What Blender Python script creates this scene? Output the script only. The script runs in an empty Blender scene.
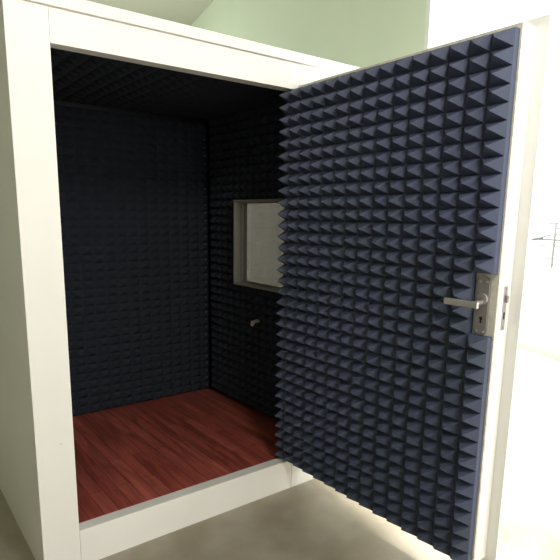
import bpy, bmesh, math, random
from mathutils import Vector, Matrix

S = bpy.context.scene
COL = S.collection

# ---------------------------------------------------------------- camera
CX, CY, CZ = -0.5771, -2.0314, 1.4388
YAW, PITCH, ROLL, FPX = -0.6434, 0.1872, 0.0114, 532.86
SX, SY = -12.40, 35.58
fw = Vector((-math.sin(YAW) * math.cos(PITCH), math.cos(YAW) * math.cos(PITCH), -math.sin(PITCH)))
rt = Vector((math.cos(YAW), math.sin(YAW), 0.0))
up = rt.cross(fw)
c_, s_ = math.cos(ROLL), math.sin(ROLL)
rt, up = rt * c_ + up * s_, up * c_ - rt * s_
cam_data = bpy.data.cameras.new('camera')
cam = bpy.data.objects.new('camera', cam_data)
COL.objects.link(cam)
cam.matrix_world = Matrix(((rt.x, up.x, -fw.x, CX), (rt.y, up.y, -fw.y, CY), (rt.z, up.z, -fw.z, CZ), (0, 0, 0, 1)))
cam_data.sensor_width = 36.0
cam_data.lens = FPX / 560.0 * 36.0
cam_data.shift_x = -SX / 560.0
cam_data.shift_y = SY / 560.0
cam_data.clip_start = 0.02
S.camera = cam

# ---------------------------------------------------------------- sky and light
world = bpy.data.worlds.new('overcast_sky')
S.world = world
world.use_nodes = True
bg = world.node_tree.nodes['Background']
bg.inputs['Color'].default_value = (0.97, 0.99, 1.0, 1)
bg.inputs['Strength'].default_value = 3.3


def area(name, loc, target, sx, sy, power, color):
    l = bpy.data.lights.new(name, 'AREA')
    l.shape = 'RECTANGLE'
    l.size, l.size_y = sx, sy
    l.energy = power
    l.color = color
    o = bpy.data.objects.new(name, l)
    COL.objects.link(o)
    o.location = loc
    d = Vector(target) - Vector(loc)
    o.rotation_euler = d.to_track_quat('-Z', 'Y').to_euler()
    return o


# daylight through the window in the wall behind the camera
area('window_daylight', (0.15, -4.72, 1.9), (0.6, 0.0, 1.5), 1.1, 1.3, 17, (1.0, 0.97, 0.92))
# added fill behind the booth, brightens the green wall, ceiling and window pane
area('rear_fill_light', (1.0, 4.56, 1.5), (1.9, 1.2, 1.6), 1.4, 1.4, 125, (0.98, 1.0, 0.96))
# added fill panel above the front of the booth, no lamp fixture there
area('front_fill_light', (0.35, -2.05, 2.75), (0.75, -0.7, 1.2), 0.4, 0.4, 23, (1.0, 0.98, 0.95))
# high sun over the terrace, reaching a little way in through the patio opening
sun = bpy.data.lights.new('sun', 'SUN')
sun.energy = 6.5
sun.angle = math.radians(3)
sun.color = (1.0, 0.98, 0.94)
sun_o = bpy.data.objects.new('sun', sun)
COL.objects.link(sun_o)
sun_o.rotation_euler = Vector((-0.25, 0.08, -1.0)).to_track_quat('-Z', 'Y').to_euler()

S.view_settings.view_transform = 'Standard'
S.view_settings.look = 'None'
S.view_settings.exposure = 0.0
S.view_settings.gamma = 1.0
S.view_settings.use_curve_mapping = False


# ---------------------------------------------------------------- materials
def mat(name, color, rough=0.6, metal=0.0, spec=0.5, noise=None, bump=None, sheen=0.0, sheen_col=None):
    m = bpy.data.materials.new(name)
    m.use_nodes = True
    nt = m.node_tree
    b = nt.nodes['Principled BSDF']
    b.inputs['Base Color'].default_value = (*color, 1)
    b.inputs['Roughness'].default_value = rough
    b.inputs['Metallic'].default_value = metal
    b.inputs['Specular IOR Level'].default_value = spec
    if sheen:
        b.inputs['Sheen Weight'].default_value = sheen
        b.inputs['Sheen Roughness'].default_value = 0.5
        b.inputs['Sheen Tint'].default_value = (*(sheen_col or (1, 1, 1)), 1)
    tc = nt.nodes.new('ShaderNodeTexCoord')
    if noise:
        col2, scale, lo, hi = noise
        n = nt.nodes.new('ShaderNodeTexNoise')
        n.inputs['Scale'].default_value = scale
        n.inputs['Detail'].default_value = 6
        nt.links.new(tc.outputs['Object'], n.inputs['Vector'])
        r = nt.nodes.new('ShaderNodeMapRange')
        r.inputs['From Min'].default_value = lo
        r.inputs['From Max'].default_value = hi
        nt.links.new(n.outputs['Fac'], r.inputs['Value'])
        mx = nt.nodes.new('ShaderNodeMix')
        mx.data_type = 'RGBA'
        mx.inputs['A'].default_value = (*color, 1)
        mx.inputs['B'].default_value = (*col2, 1)
        nt.links.new(r.outputs['Result'], mx.inputs['Factor'])
        nt.links.new(mx.outputs['Result'], b.inputs['Base Color'])
    if bump:
        scale, strength, dist = bump
        n = nt.nodes.new('ShaderNodeTexNoise')
        n.inputs['Scale'].default_value = scale
        n.inputs['Detail'].default_value = 8
        nt.links.new(tc.outputs['Object'], n.inputs['Vector'])
        bp = nt.nodes.new('ShaderNodeBump')
        bp.inputs['Strength'].default_value = strength
        bp.inputs['Distance'].default_value = dist
        nt.links.new(n.outputs['Fac'], bp.inputs['Height'])
        nt.links.new(bp.outputs['Normal'], b.inputs['Normal'])
    return m


M_PAINT = mat('cream_painted_wood', (0.87, 0.825, 0.76), 0.42, noise=((0.83, 0.78, 0.71), 3.0, 0.45, 0.8), bump=(60, 0.08, 0.002))
M_EDGE = mat('white_painted_edge', (0.84, 0.82, 0.77), 0.4, bump=(80, 0.08, 0.002))
M_BOARD = mat('raw_pale_board', (0.62, 0.58, 0.50), 0.7, noise=((0.45, 0.41, 0.35), 40.0, 0.5, 0.7))
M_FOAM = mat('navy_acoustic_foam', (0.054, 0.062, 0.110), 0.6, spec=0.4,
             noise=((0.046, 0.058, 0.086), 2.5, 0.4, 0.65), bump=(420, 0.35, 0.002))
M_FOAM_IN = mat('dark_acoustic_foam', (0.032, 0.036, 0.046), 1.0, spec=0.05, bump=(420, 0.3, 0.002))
M_STEEL = mat('brushed_nickel', (0.55, 0.50, 0.49), 0.32, metal=0.9, bump=(200, 0.05, 0.001))
M_STEEL_D = mat('worn_nickel_plate', (0.36, 0.32, 0.32), 0.38, metal=0.85)
M_BLACK = mat('black_plastic', (0.01, 0.01, 0.012), 0.5)
M_WALL = mat('pale_green_wall_paint', (0.71, 0.795, 0.62), 0.75, noise=((0.68, 0.77, 0.60), 2.0, 0.4, 0.7), bump=(90, 0.15, 0.002))
M_CEIL = mat('warm_ceiling_paint', (0.52, 0.51, 0.43), 0.85, bump=(90, 0.1, 0.002))
M_CONC = mat('concrete_screed', (0.36, 0.318, 0.24), 0.55, noise=((0.27, 0.23, 0.16), 3.2, 0.42, 0.66), bump=(45, 0.25, 0.003))
M_TERR = mat('white_terrace_paving', (0.82, 0.82, 0.80), 0.6)
M_GARD = mat('white_rendered_garden_wall', (0.85, 0.85, 0.84), 0.8)
M_KERB = mat('pale_green_kerb_paint', (0.42, 0.42, 0.38), 0.8)
M_WIRE = mat('grey_coated_wire', (0.20, 0.20, 0.205), 0.5)
M_WIRE_D = mat('dark_grey_clip', (0.11, 0.11, 0.115), 0.6)
M_TRIM = mat('white_window_frame', (0.85, 0.85, 0.83), 0.4)
M_WINF = mat('booth_window_frame_shaded', (0.34, 0.33, 0.28), 0.5)  # white frame, the booth's inner shade is put into its colour
M_CABLE = mat('white_plastic', (0.6, 0.58, 0.50), 0.45)


def laminate():
    m = bpy.data.materials.new('red_brown_laminate')
    m.use_nodes = True
    nt = m.node_tree
    b = nt.nodes['Principled BSDF']
    b.inputs['Roughness'].default_value = 0.42
    tc = nt.nodes.new('ShaderNodeTexCoord')
    mp = nt.nodes.new('ShaderNodeMapping')
    mp.inputs['Rotation'].default_value = (0, 0, math.pi / 2)
    nt.links.new(tc.outputs['Object'], mp.inputs['Vector'])
    br = nt.nodes.new('ShaderNodeTexBrick')
    br.inputs['Scale'].default_value = 1.0
    br.inputs['Brick Width'].default_value = 0.55
    br.inputs['Row Height'].default_value = 0.065
    br.inputs['Mortar Size'].default_value = 0.0012
    br.inputs['Color1'].default_value = (0.34, 0.070, 0.050, 1)
    br.inputs['Color2'].default_value = (0.47, 0.115, 0.080, 1)
    br.inputs['Mortar'].default_value = (0.03, 0.01, 0.008, 1)
    nt.links.new(mp.outputs['Vector'], br.inputs['Vector'])
    mp2 = nt.nodes.new('ShaderNodeMapping')
    mp2.inputs['Scale'].default_value = (24, 2.6, 1)
    nt.links.new(tc.outputs['Object'], mp2.inputs['Vector'])
    n = nt.nodes.new('ShaderNodeTexNoise')
    n.inputs['Scale'].default_value = 1.0
    n.inputs['Detail'].default_value = 7
    n.inputs['Distortion'].default_value = 0.8
    nt.links.new(mp2.outputs['Vector'], n.inputs['Vector'])
    r = nt.nodes.new('ShaderNodeMapRange')
    r.inputs['From Min'].default_value = 0.35
    r.inputs['From Max'].default_value = 0.68
    r.inputs['To Min'].default_value = 0.62
    r.inputs['To Max'].default_value = 1.2
    nt.links.new(n.outputs['Fac'], r.inputs['Value'])
    mx = nt.nodes.new('ShaderNodeVectorMath')
    mx.operation = 'SCALE'
    nt.links.new(br.outputs['Color'], mx.inputs[0])
    nt.links.new(r.outputs['Result'], mx.inputs['Scale'])
    nt.links.new(mx.outputs['Vector'], b.inputs['Base Color'])
    return m


M_LAM = laminate()


def glass(name, tint, rough=0.0, mixf=0.0, mixcol=(0.5, 0.5, 0.45)):
    m = bpy.data.materials.new(name)
    m.use_nodes = True
    nt = m.node_tree
    nt.nodes.remove(nt.nodes['Principled BSDF'])
    out = nt.nodes['Material Output']
    tr = nt.nodes.new('ShaderNodeBsdfTransparent')
    tr.inputs['Color'].default_value = (*tint, 1)
    gl = nt.nodes.new('ShaderNodeBsdfGlossy')
    gl.inputs['Roughness'].default_value = 0.05
    df = nt.nodes.new('ShaderNodeBsdfDiffuse')
    df.inputs['Color'].default_value = (*mixcol, 1)
    fc = nt.nodes.new('ShaderNodeLayerWeight')
    pw = nt.nodes.new('ShaderNodeMath')
    pw.operation = 'POWER'
    pw.inputs[1].default_value = 3.3
    nt.links.new(fc.outputs['Facing'], pw.inputs[0])
    lw = nt.nodes.new('ShaderNodeMath')
    lw.operation = 'MULTIPLY_ADD'
    lw.inputs[1].default_value = 0.6
    lw.inputs[2].default_value = 0.03
    nt.links.new(pw.outputs[0], lw.inputs[0])
    m1 = nt.nodes.new('ShaderNodeMixShader')
    m1.inputs['Fac'].default_value = mixf
    nt.links.new(tr.outputs[0], m1.inputs[1])
    nt.links.new(df.outputs[0], m1.inputs[2])
    m2 = nt.nodes.new('ShaderNodeMixShader')
    nt.links.new(lw.outputs[0], m2.inputs['Fac'])
    nt.links.new(m1.outputs[0], m2.inputs[1])
    nt.links.new(gl.outputs[0], m2.inputs[2])
    nt.links.new(m2.outputs[0], out.inputs['Surface'])
    return m


M_GLASS = glass('smoked_window_glass', (0.72, 0.69, 0.71), mixf=0.03)


# ---------------------------------------------------------------- mesh helpers
def bm_box(bm, lo, hi):
    lo, hi = [min(a, b) for a, b in zip(lo, hi)], [max(a, b) for a, b in zip(lo, hi)]
    v = [bm.verts.new((x, y, z)) for z in (lo[2], hi[2]) for y in (lo[1], hi[1]) for x in (lo[0], hi[0])]
    for f in ((0, 2, 3, 1), (4, 5, 7, 6), (0, 1, 5, 4), (2, 6, 7, 3), (0, 4, 6, 2), (1, 3, 7, 5)):
        bm.faces.new([v[i] for i in f])


def bm_tube(bm, pts, r, seg=12, cap=True):
    pts = [Vector(p) for p in pts]
    rings = []
    n = len(pts)
    ref = None
    for i, p in enumerate(pts):
        t = (pts[min(i + 1, n - 1)] - pts[max(i - 1, 0)]).normalized()
        if ref is None:
            ref = Vector((0, 0, 1)) if abs(t.z) < 0.9 else Vector((1, 0, 0))
        a = t.cross(ref).normalized()
        b = t.cross(a).normalized()
        rr = r[i] if isinstance(r, (list, tuple)) else r
        rings.append([bm.verts.new(p + (a * math.cos(2 * math.pi * k / seg) + b * math.sin(2 * math.pi * k / seg)) * rr) for k in range(seg)])
    for i in range(n - 1):
        for k in range(seg):
            bm.faces.new((rings[i][k], rings[i][(k + 1) % seg], rings[i + 1][(k + 1) % seg], rings[i + 1][k]))
    if cap:
        bm.faces.new(rings[0][::-1])
        bm.faces.new(rings[-1])


def link(name, bm, m, parent=None, bevel=0.0, smooth=False, seg=2):
    bmesh.ops.recalc_face_normals(bm, faces=bm.faces)
    if smooth:
        for f in bm.faces:
            f.smooth = True
    me = bpy.data.meshes.new(name)
    bm.to_mesh(me)
    bm.free()
    me.materials.append(m)
    o = bpy.data.objects.new(name, me)
    COL.objects.link(o)
    if parent:
        o.parent = parent
    if bevel:
        md = o.modifiers.new('bevel', 'BEVEL')
        md.width = bevel
        md.segments = seg
        md.limit_method = 'ANGLE'
    return o


def box(name, lo, hi, m, parent=None, bevel=0.0):
    bm = bmesh.new()
    bm_box(bm, lo, hi)
    return link(name, bm, m, parent, bevel)


def boxes(name, lst, m, parent=None, bevel=0.0):
    bm = bmesh.new()
    for lo, hi in lst:
        bm_box(bm, lo, hi)
    return link(name, bm, m, parent, bevel)


def struct(o, label=None):
    o['kind'] = 'structure'
    if label:
        o['label'] = label
    return o


def foam(name, origin, U, V, N, nu, nv, cu, cv, base, h, m, parent, skip=(), jit=0.0, half=False):
    """sheet of pyramid foam: grid of square pyramids on a base slab, cells in skip are cut away"""
    # half: the sheet is cut through the peaks of its first column
    rnd = random.Random(7)
    bm = bmesh.new()

    def uu(i):
        return cu * (i - .5) if (half and i > 0) else cu * i
    O, U, V, N = Vector(origin), Vector(U), Vector(V), Vector(N)
    skip = set(skip)
    grid, back = {}, {}

    def g(i, j):
        if (i, j) not in grid:
            grid[i, j] = bm.verts.new(O + U * uu(i) + V * (cv * j) + N * base)
        return grid[i, j]

    def b(i, j):
        if (i, j) not in back:
            back[i, j] = bm.verts.new(O + U * uu(i) + V * (cv * j))
        return back[i, j]

    def on(i, j):
        return 0 <= i < nu and 0 <= j < nv and (i, j) not in skip

    for i in range(nu):
        for j in range(nv):
            if not on(i, j):
                continue
            q = [g(i, j), g(i + 1, j), g(i + 1, j + 1), g(i, j + 1)]
            pu = 0.0 if (half and i == 0) else (uu(i) + uu(i + 1)) / 2 + cu * rnd.uniform(-jit, jit)
            pk = bm.verts.new(O + U * pu + V * (cv * (j + .5 + rnd.uniform(-jit, jit))) + N * (base + h * (1 + rnd.uniform(-jit, jit))))
            for k in range(4):
                bm.faces.new((q[k], q[(k + 1) % 4], pk))
            bm.faces.new((b(i, j), b(i, j + 1), b(i + 1, j + 1), b(i + 1, j)))
            for (di, dj, e0, e1) in ((0, -1, (i, j), (i + 1, j)), (1, 0, (i + 1, j), (i + 1, j + 1)), (0, 1, (i + 1, j + 1), (i, j + 1)), (-1, 0, (i, j + 1), (i, j))):
                if not on(i + di, j + dj):
                    bm.faces.new((b(*e0), b(*e1), g(*e1), g(*e0)))
    return link(name, bm, m, parent)


# ---------------------------------------------------------------- the room
HC = 3.6                       # ceiling height
XL, YF, YB = -1.35, -4.8, 4.6   # left wall, wall behind the camera, far wall
T = 0.2
KX, KS = 1.875, 0.2152         # right wall runs along x = KX + KS*y


def wx(y):
    return KX + KS * y


def slab_along(name, y0, y1, z0, z1, m, th=T, off=0.0):
    """piece of the right wall between two y values"""
    bm = bmesh.new()
    v = []
    for z in (z0, z1):
        for (y, o) in ((y0, off), (y1, off), (y1, off + th), (y0, off + th)):
            v.append(bm.verts.new((wx(y) + o, y, z)))
    for f in ((0, 1, 2, 3), (4, 7, 6, 5), (0, 4, 5, 1), (1, 5, 6, 2), (2, 6, 7, 3), (3, 7, 4, 0)):
        bm.faces.new([v[i] for i in f])
    return link(name, bm, m)


def prism(name, pts, z0, z1, m):
    bm = bmesh.new()
    lo = [bm.verts.new((x, y, z0)) for x, y in pts]
    hi = [bm.verts.new((x, y, z1)) for x, y in pts]
    bm.faces.new(lo[::-1])
    bm.faces.new(hi)
    n = len(pts)
    for i in range(n):
        bm.faces.new((lo[i], lo[(i + 1) % n], hi[(i + 1) % n], hi[i]))
    return link(name, bm, m)


room = [(XL - T, YF - T), (wx(YF - T) + T, YF - T), (wx(YB + T) + T, YB + T), (XL - T, YB + T)]
struct(prism('floor', room, -0.12, 0.0, M_CONC))
struct(prism('ceiling', room, HC, HC + 0.15, M_CEIL))
struct(box('wall_left', (XL - T, YF - T, 0), (XL, YB + T, HC), mat('olive_low_bounce_wall', (0.36, 0.37, 0.31), 0.8)))  # unseen wall, darkened to cut bounce onto the booth's left side
struct(box('wall_back', (XL, YB, 0), (wx(YB), YB + T, HC), M_WALL))
# wall behind the camera with its window
wf = boxes('wall_front', [((XL, YF - T, 0), (wx(YF) + .0, YF, 0.95)), ((XL, YF - T, 2.5), (wx(YF), YF, HC)),
                          ((XL, YF - T, 0.95), (-0.65, YF, 2.5)), ((wx(YF) - .05, YF - T, .95), (wx(YF), YF, 2.5))], M_WALL)
struct(wf)
struct(boxes('window_2', [((-0.65, YF - .12, .95), (-0.6, YF - .06, 2.5)), ((.77, YF - .12, .95), (wx(YF) - .05, YF - .06, 2.5)),
                          ((-0.6, YF - .12, .95), (.77, YF - .06, 1.0)), ((-0.6, YF - .12, 2.45), (.77, YF - .06, 2.5))], M_TRIM))
struct(boxes('rear_fill_frame', [((.22, YB - .05, .72), (.3, YB, 2.28)), ((1.7, YB - .05, .72), (1.78, YB, 2.28)),  # frame added round the rear fill light, the wall behind it is solid
                          ((.3, YB - .05, .72), (1.7, YB, .8)), ((.3, YB - .05, 2.2), (1.7, YB, 2.28))], M_TRIM))
# right wall with the tall patio opening
P0, P1, PH = -4.4, -0.124, 2.8
bmw = bmesh.new()
for (y0, y1, z0, z1) in ((P1, YB, 0, HC), (P0, P1, PH, HC), (YF, P0, 0, HC)):
    v = []
    for z in (z0, z1):
        for (y, o) in ((y0, 0), (y1, 0), (y1, T), (y0, T)):
            v.append(bmw.verts.new((wx(y) + o, y, z)))
    for f in ((0, 1, 2, 3), (4, 7, 6, 5), (0, 4, 5, 1), (1, 5, 6, 2), (2, 6, 7, 3), (3, 7, 4, 0)):
        bmw.faces.new([v[i] for i in f])
struct(link('wall_right', bmw, M_WALL))
# white lining round the patio opening
bmw = bmesh.new()
for (y0, y1, z0, z1) in ((P1 - .03, P1, 0, PH), (P0, P0 + .03, 0, PH), (P0 + .03, P1 - .03, PH - .03, PH)):
    v = []
    for z in (z0, z1):
        for (y, o) in ((y0, 0.0), (y1, 0.0), (y1, T), (y0, T)):
            v.append(bmw.verts.new((wx(y) + o, y, z)))
    for f in ((0, 1, 2, 3), (4, 7, 6, 5), (0, 4, 5, 1), (1, 5, 6, 2), (2, 6, 7, 3), (3, 7, 4, 0)):
        bmw.faces.new([v[i] for i in f])
struct(link('trim_1', bmw, M_TRIM))

# outside: white terrace, garden wall and its kerb
ga, gb = Vector((5.204, 0.959)), Vector((4.967, 0.383))
gd = (ga - gb).normalized()
gn = Vector((gd.y, -gd.x))
g0, g1 = gb - gd * 7, ga + gd * 6
pts = [(wx(YF) + T, YF), (g0.x, g0.y), (g1.x, g1.y), (wx(YB) + T + .2, g1.y)]
pts = [(wx(YF - T) + T + .002, YF - T), (g0.x + .6, g0.y), (g1.x + .6, g1.y), (wx(YB + T) + T + .002, YB + T)]
struct(prism('terrace', pts, -0.12, -0.002, M_TERR))
struct(prism('wall_garden', [tuple(g0 + gn * .12), tuple(g0 + gn * .3), tuple(g1 + gn * .3), tuple(g1 + gn * .12)], -.002, 2.3, M_GARD))
struct(prism('trim_2', [tuple(g0), tuple(g0 + gn * .12), tuple(g1 + gn * .12), tuple(g1)], -.002, 0.05, M_KERB))

# ---------------------------------------------------------------- the booth
W, SL = 1.1173, 0.1434
ZB, ZT, ZR, ZL = 0.1609, 2.0109, 2.1268, 2.1696
XR, DB = 1.492, 1.40           # outer right side, outer back
D, WR = 1.2439, 1.3239         # foam faces inside
d = 0.0596
wy0, wy1, wz0, wz1 = 0.29, 0.8618, 0.9917, 1.5291

booth = bpy.data.objects.new('soundproof_booth', None)
COL.objects.link(booth)
booth.location = (0.6, 0.6, 0)
booth['label'] = 'tall cream-painted wooden sound booth with open door lined in dark foam'
booth['category'] = 'booth'
INV = Matrix.Translation((-0.6, -0.6, 0))


def bp(o, parent=None):
    """attach a mesh written in room coordinates to the booth (or one of its parts)"""
    o.parent = parent or booth
    if parent is None:
        o.matrix_parent_inverse = INV
    return o


g = 0.0009
post_l = bp(box('frame_post', (-SL, 0, 0), (-g, d, ZR), M_PAINT, bevel=.0012))
bp(box('frame_post', (W + g, 0, 0), (XR, d, ZR), M_PAINT, bevel=.0012))
bp(box('top_rail', (0, 0.0006, ZT), (W, d, ZR), M_PAINT, bevel=.0012))
bp(box('bottom_rail', (0, 0.0006, 0), (W, d, ZB), M_PAINT, bevel=.0012))
bp(box('side_panel', (-SL, d + .0005, 0), (-SL + .02, DB - .02, ZR), M_PAINT))
oy0, oy1, oz0, oz1 = wy0 - .02, wy1 + .19, wz0 - .05, wz1 + .08
bp(boxes('side_panel', [((XR - .02, d + .0005, 0), (XR, oy0, ZR)), ((XR - .02, oy1, 0), (XR, DB - .02, ZR)),
                        ((XR - .02, oy0, 0), (XR, oy1, oz0)), ((XR - .02, oy0, oz1), (XR, oy1, ZR))], M_PAINT))
bp(box('back_panel', (-SL, DB - .0195, 0), (XR, DB, ZR), M_PAINT))
lid = bp(box('roof_slab', (-SL - .013, -.0135, ZR + .0005), (XR + .013, DB + .013, ZL), M_PAINT, bevel=.002))
bm = bmesh.new()
bm_tube(bm, [(0.059, -.0145, 2.1356), (0.059, -.012, 2.1356)], .0035, 10)
bp(link('nail_head', bm, M_STEEL_D), lid)
bm = bmesh.new()
bm_tube(bm, [(-0.0507, -.0004, .5537), (-0.0507, .002, .5537)], .0022, 8)
bp(link('nail_head', bm, M_STEEL_D), post_l)

# inner lining boards, laminate floor, ceiling
LI = -0.06
bp(box('inner_lining', (LI - .02, d + .001, ZB - .03), (LI, DB - .06, ZR - .04), M_BLACK))
bp(box('inner_lining', (LI - .02, D + .075, ZB - .03), (WR + .1, D + .09, ZR - .04), M_BLACK))
wy0, wy1, wz0, wz1 = 0.29, 0.8618, 0.9917, 1.5291
LX0, LX1 = WR + .072, WR + .085
bp(boxes('inner_lining', [((LX0, d + .001, ZB - .03), (LX1, wy0, ZR - .04)), ((LX0, wy1, ZB - .03), (LX1, D + .074, ZR - .04)),
                          ((LX0, wy0, ZB - .03), (LX1, wy1, wz0)), ((LX0, wy0, wz1), (LX1, wy1, ZR - .04))], M_BLACK))
bp(box('laminate_floor', (LI + .001, d + .004, ZB - .028), (LX0 - .001, D + .07, ZB - .004), M_LAM))
bp(box('inner_ceiling', (LI - .02, d + .001, ZR - .038), (WR + .1, D + .09, ZR - .02), M_BLACK))

FB, FH = .035, .030
pz = (ZR - .085 - ZB) / 35
# back wall foam
nb = 19
cb = (WR + .06 - LI) / nb
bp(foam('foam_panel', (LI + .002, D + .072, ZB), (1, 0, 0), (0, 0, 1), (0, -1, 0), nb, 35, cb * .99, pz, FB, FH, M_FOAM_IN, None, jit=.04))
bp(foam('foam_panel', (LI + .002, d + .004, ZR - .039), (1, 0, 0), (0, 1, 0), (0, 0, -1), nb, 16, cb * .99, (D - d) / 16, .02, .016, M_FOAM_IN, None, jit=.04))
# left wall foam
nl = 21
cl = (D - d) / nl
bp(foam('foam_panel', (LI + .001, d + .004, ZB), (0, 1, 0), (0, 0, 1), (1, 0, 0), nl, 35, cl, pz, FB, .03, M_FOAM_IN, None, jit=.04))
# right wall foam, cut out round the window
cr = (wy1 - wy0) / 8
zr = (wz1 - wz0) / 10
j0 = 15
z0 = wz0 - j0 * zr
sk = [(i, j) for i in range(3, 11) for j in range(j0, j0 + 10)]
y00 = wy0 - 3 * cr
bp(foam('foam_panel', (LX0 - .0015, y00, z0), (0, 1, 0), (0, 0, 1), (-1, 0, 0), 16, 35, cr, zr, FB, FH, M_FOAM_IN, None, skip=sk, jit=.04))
# row of small pale specks in the back corner, seen between the foam peaks
rnd = random.Random(3)
M_SPECK = mat('grey_speck', (0.16, 0.16, 0.17), .6)
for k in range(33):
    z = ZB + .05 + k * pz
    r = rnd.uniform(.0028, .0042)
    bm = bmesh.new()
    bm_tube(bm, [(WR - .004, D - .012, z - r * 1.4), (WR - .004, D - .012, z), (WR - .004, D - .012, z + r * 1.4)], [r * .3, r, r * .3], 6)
    bp(link('corner_speck', bm, M_SPECK))

# booth window: deep frame, inner bead frame, two panes
fwd = .010


def ring(x0, x1, ya, yb, za, zb, t):
    return [((x0, ya, za), (x1, ya + t, zb)), ((x0, yb - t, za), (x1, yb, zb)),
            ((x0, ya + t, za), (x1, yb - t, za + t)), ((x0, ya + t, zb - t), (x1, yb - t, zb))]


X1 = WR + .052
win = bp(boxes('window_frame', ring(WR - .012, LX1 + .004, wy0 - .002, wy1 + .002, wz0 + .001, wz1 - .001, fwd), M_WINF, bevel=.0015))
a0, a1, b0, b1 = wy0 + fwd - .001, wy1 - fwd + .001, wz0 + fwd + .002, wz1 - fwd - .002
bp(boxes('glazing_bead', ring(X1 - .010, X1, a0, a1, b0, b1, .012), M_WINF, bevel=.001), win)
bp(box('glass_pane', (X1 + .0005, a0 + .0005, b0 + .0005), (X1 + .0045, a1 - .0005, b1 - .0005), M_GLASS), win)
oy0, oy1, oz0, oz1 = wy0 - .02, wy1 + .19, wz0 - .05, wz1 + .08
out = bp(boxes('outer_window_frame', ring(XR - .018, XR + .006, oy0 + .001, oy1 - .001, oz0 + .001, oz1 - .001, .018), M_PAINT, bevel=.0015))
bp(box('glass_pane', (XR - .010, oy0 + .0185, oz0 + .0185), (XR - .006, oy1 - .0185, oz1 - .0185), M_GLASS), out)

# small white cable end poking through the foam below the window
bm = bmesh.new()
cpt = Vector((1.30, .630, .772))
bm_tube(bm, [cpt + Vector((.07, 0, .012)), cpt + Vector((.03, 0, .010)), cpt + Vector((.004, .002, .004)), cpt + Vector((-.006, -.008, -.008)), cpt + Vector((-.008, -.016, -.012))],
        [.010, .012, .014, .011, .005], 12)
bp(link('cable_end', bm, M_CABLE, smooth=True))['label'] = 'small white cable end'

# ---------------------------------------------------------------- the door, open at a right angle
Y1 = -1.0744                   # free edge
XC = W + .0735                 # outer face of the core
DZ0, DZ1 = .166, 2.0309 - .024
DZ1 = 2.0309
door = bp(box('door', (W, Y1, DZ0), (XC, -.003, DZ1), M_EDGE, bevel=.0015))
door['label'] = 'thick white open door faced with navy pyramid foam'
bp(box('overlap_lip', (XC + .0003, Y1 - .0405, .14), (XC + .009, -.003, 2.0600), M_EDGE, bevel=.001), door)
bp(box('backing_board', (W - .007, Y1 + .0015, DZ0 + .002), (W - .0004, .049, DZ1 - .002), M_BOARD), door)
PY, PZ = .0770, .0543
bp(foam('foam_panel', (W - .0075, .050, .166), (0, -1, 0), (0, 0, 1), (-1, 0, 0), 15, 34, PY, PZ, .026, .048, M_FOAM, None,
        skip=[(14, j) for j in range(16, 20)], jit=.04, half=True), door)

# handle plate, screws, lever, keyhole
XP = W - .0074


def rounded_plate(name, x0, x1, yc, w, z0, z1, m, parent, r=.012, bevel=.001):
    bm = bmesh.new()
    prof = []
    for (cy, cz, a0_) in ((yc + w / 2 - r, z1 - r, 0), (yc - w / 2 + r, z1 - r, 90), (yc - w / 2 + r, z0 + r, 180), (yc + w / 2 - r, z0 + r, 270)):
        for k in range(6):
            a = math.radians(a0_ + 18 * k)
            prof.append((cy + r * math.cos(a), cz + r * math.sin(a)))
    A = [bm.verts.new((x0, y, z)) for y, z in prof]
    B = [bm.verts.new((x1, y, z)) for y, z in prof]
    bm.faces.new(A)
    bm.faces.new(B[::-1])
    n = len(prof)
    for i in range(n):
        bm.faces.new((A[i], A[(i + 1) % n], B[(i + 1) % n], B[i]))
    o = link(name, bm, m, bevel=bevel)
    return bp(o, parent)


PC = -1.024
rounded_plate('handle_plate', XP - .009, XP, PC + .004, .052, 1.036, 1.240, M_STEEL_D, door, r=.020)
for dy in (-.013, .013):
    for zz in (1.222, 1.048):
        bm = bmesh.new()
        bm_tube(bm, [(XP - .0125, PC + dy, zz), (XP - .0115, PC + dy, zz), (XP - .009, PC + dy, zz)], [.002, .0042, .0048], 10)
        bp(link('screw', bm, M_STEEL, smooth=False), door)
bm = bmesh.new()
bm_tube(bm, [(XP - .0108, PC, 1.095), (XP - .009, PC, 1.095)], .006, 12)
bm_box(bm, (XP - .0108, PC - .003, 1.078), (XP - .009, PC + .003, 1.095))
bp(link('keyhole', bm, M_BLACK), door)
ZH = 1.150
bm = bmesh.new()
bm_tube(bm, [(XP - .009, PC, ZH + .012), (XP - .016, PC, ZH + .012)], .021, 24)
bp(link('handle_rose', bm, M_STEEL, bevel=.002), door)
bm = bmesh.new()
bm_tube(bm, [(XP - .015, PC, ZH), (XP - .055, PC, ZH), (XP - .070, PC - .004, ZH), (XP - .078, PC - .008, ZH)], [.0095, .0095, .0115, .012], 14)
LY = -.922
bm_box(bm, (XP - .085, PC - .028, ZH - .012), (XP - .071, LY, ZH + .011))
bp(link('lever_handle', bm, M_STEEL, bevel=.003), door)['label'] = 'brushed metal lever handle'
bm = bmesh.new()
bm_tube(bm, [(XP - .078, LY - .001, ZH), (XP - .078, LY + .010, ZH)], .0095, 12)
bp(link('end_cap', bm, M_BLACK), door)

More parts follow.
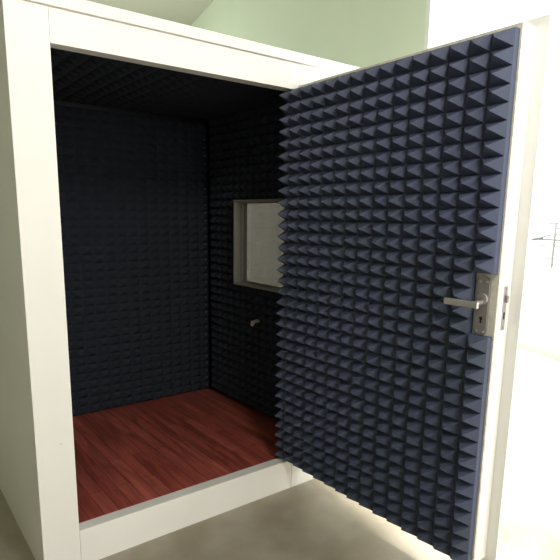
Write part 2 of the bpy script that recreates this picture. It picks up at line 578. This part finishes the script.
# lock forend and bolts on the free edge
XLk = W + .037
box_l = bp(box('lock_forend', (XLk - .011, Y1 - .0022, 1.055), (XLk + .011, Y1 + .001, 1.208), M_STEEL, bevel=.0006), door)
bp(box('latch_bolt', (XLk - .001, Y1 - .010, 1.152), (XLk + .009, Y1 - .0023, 1.176), M_STEEL_D, bevel=.002), door)
bp(box('dead_bolt', (XLk - .004, Y1 - .0034, 1.093), (XLk + .004, Y1 - .0023, 1.118), M_BLACK, bevel=.0004), door)
for zz in (1.2, 1.063):
    bm = bmesh.new()
    bm_tube(bm, [(XLk, Y1 - .0032, zz), (XLk, Y1 - .0023, zz)], .0035, 10)
    bp(link('screw', bm, M_STEEL_D), door)
# hinges on the outside of the stile
for zz in (.42, 1.1, 1.78):
    bm = bmesh.new()
    bm_tube(bm, [(XC + .018, -.010, zz - .05), (XC + .018, -.010, zz + .05)], .008, 12)
    bm_box(bm, (XC + .0095, -.06, zz - .045), (XC + .012, -.010, zz + .045))
    bm_box(bm, (XC + .018, -.0030, zz - .045), (XC + .062, -.0005, zz + .045))
    bp(link('hinge', bm, M_STEEL), door)

# ---------------------------------------------------------------- drying rack out on the terrace
rack = bpy.data.objects.new('drying_rack', None)
COL.objects.link(rack)
rack.location = (4.6, 0.2, 0)
rack['label'] = 'thin grey wire clothes drying rack outside beyond the open door'
rack['category'] = 'drying rack'
RI = Matrix.Translation((-4.6, -0.2, 0))


def rp(name, bm, m):
    o = link(name, bm, m, rack, smooth=True)
    o.matrix_parent_inverse = RI
    return o


def rod(name, a, b, r, m=M_WIRE):
    bm = bmesh.new()
    bm_tube(bm, [a, b], r, 8)
    return rp(name, bm, m)


for z, ya, yb, r in ((1.06, .645, -1.2, .006), (1.178, .655, -1.2, .006), (1.235, .56, -1.2, .009), (1.385, .47, -1.2, .007), (1.29, .41, -1.2, .007)):
    rod('rail', (4.6, ya, z), (4.6, yb, z), r)
for y in (.40, -.75):
    rod('upright', (4.6, y, .972), (4.6, y, 1.40), .011)
    rod('wall_bracket', (4.6, y, 1.0), (5.0 + (y - .45) * .42 + .23, y, 1.0), .006)
    rod('wall_bracket', (4.6, y, 1.34), (5.0 + (y - .45) * .42 + .23, y, 1.34), .006)
rod('folding_arm', (4.6, .605, 1.232), (4.6, .42, 1.285), .008, M_WIRE)
rod('clip', (4.6, .61, 1.230), (4.6, .51, 1.247), .013, M_WIRE_D)
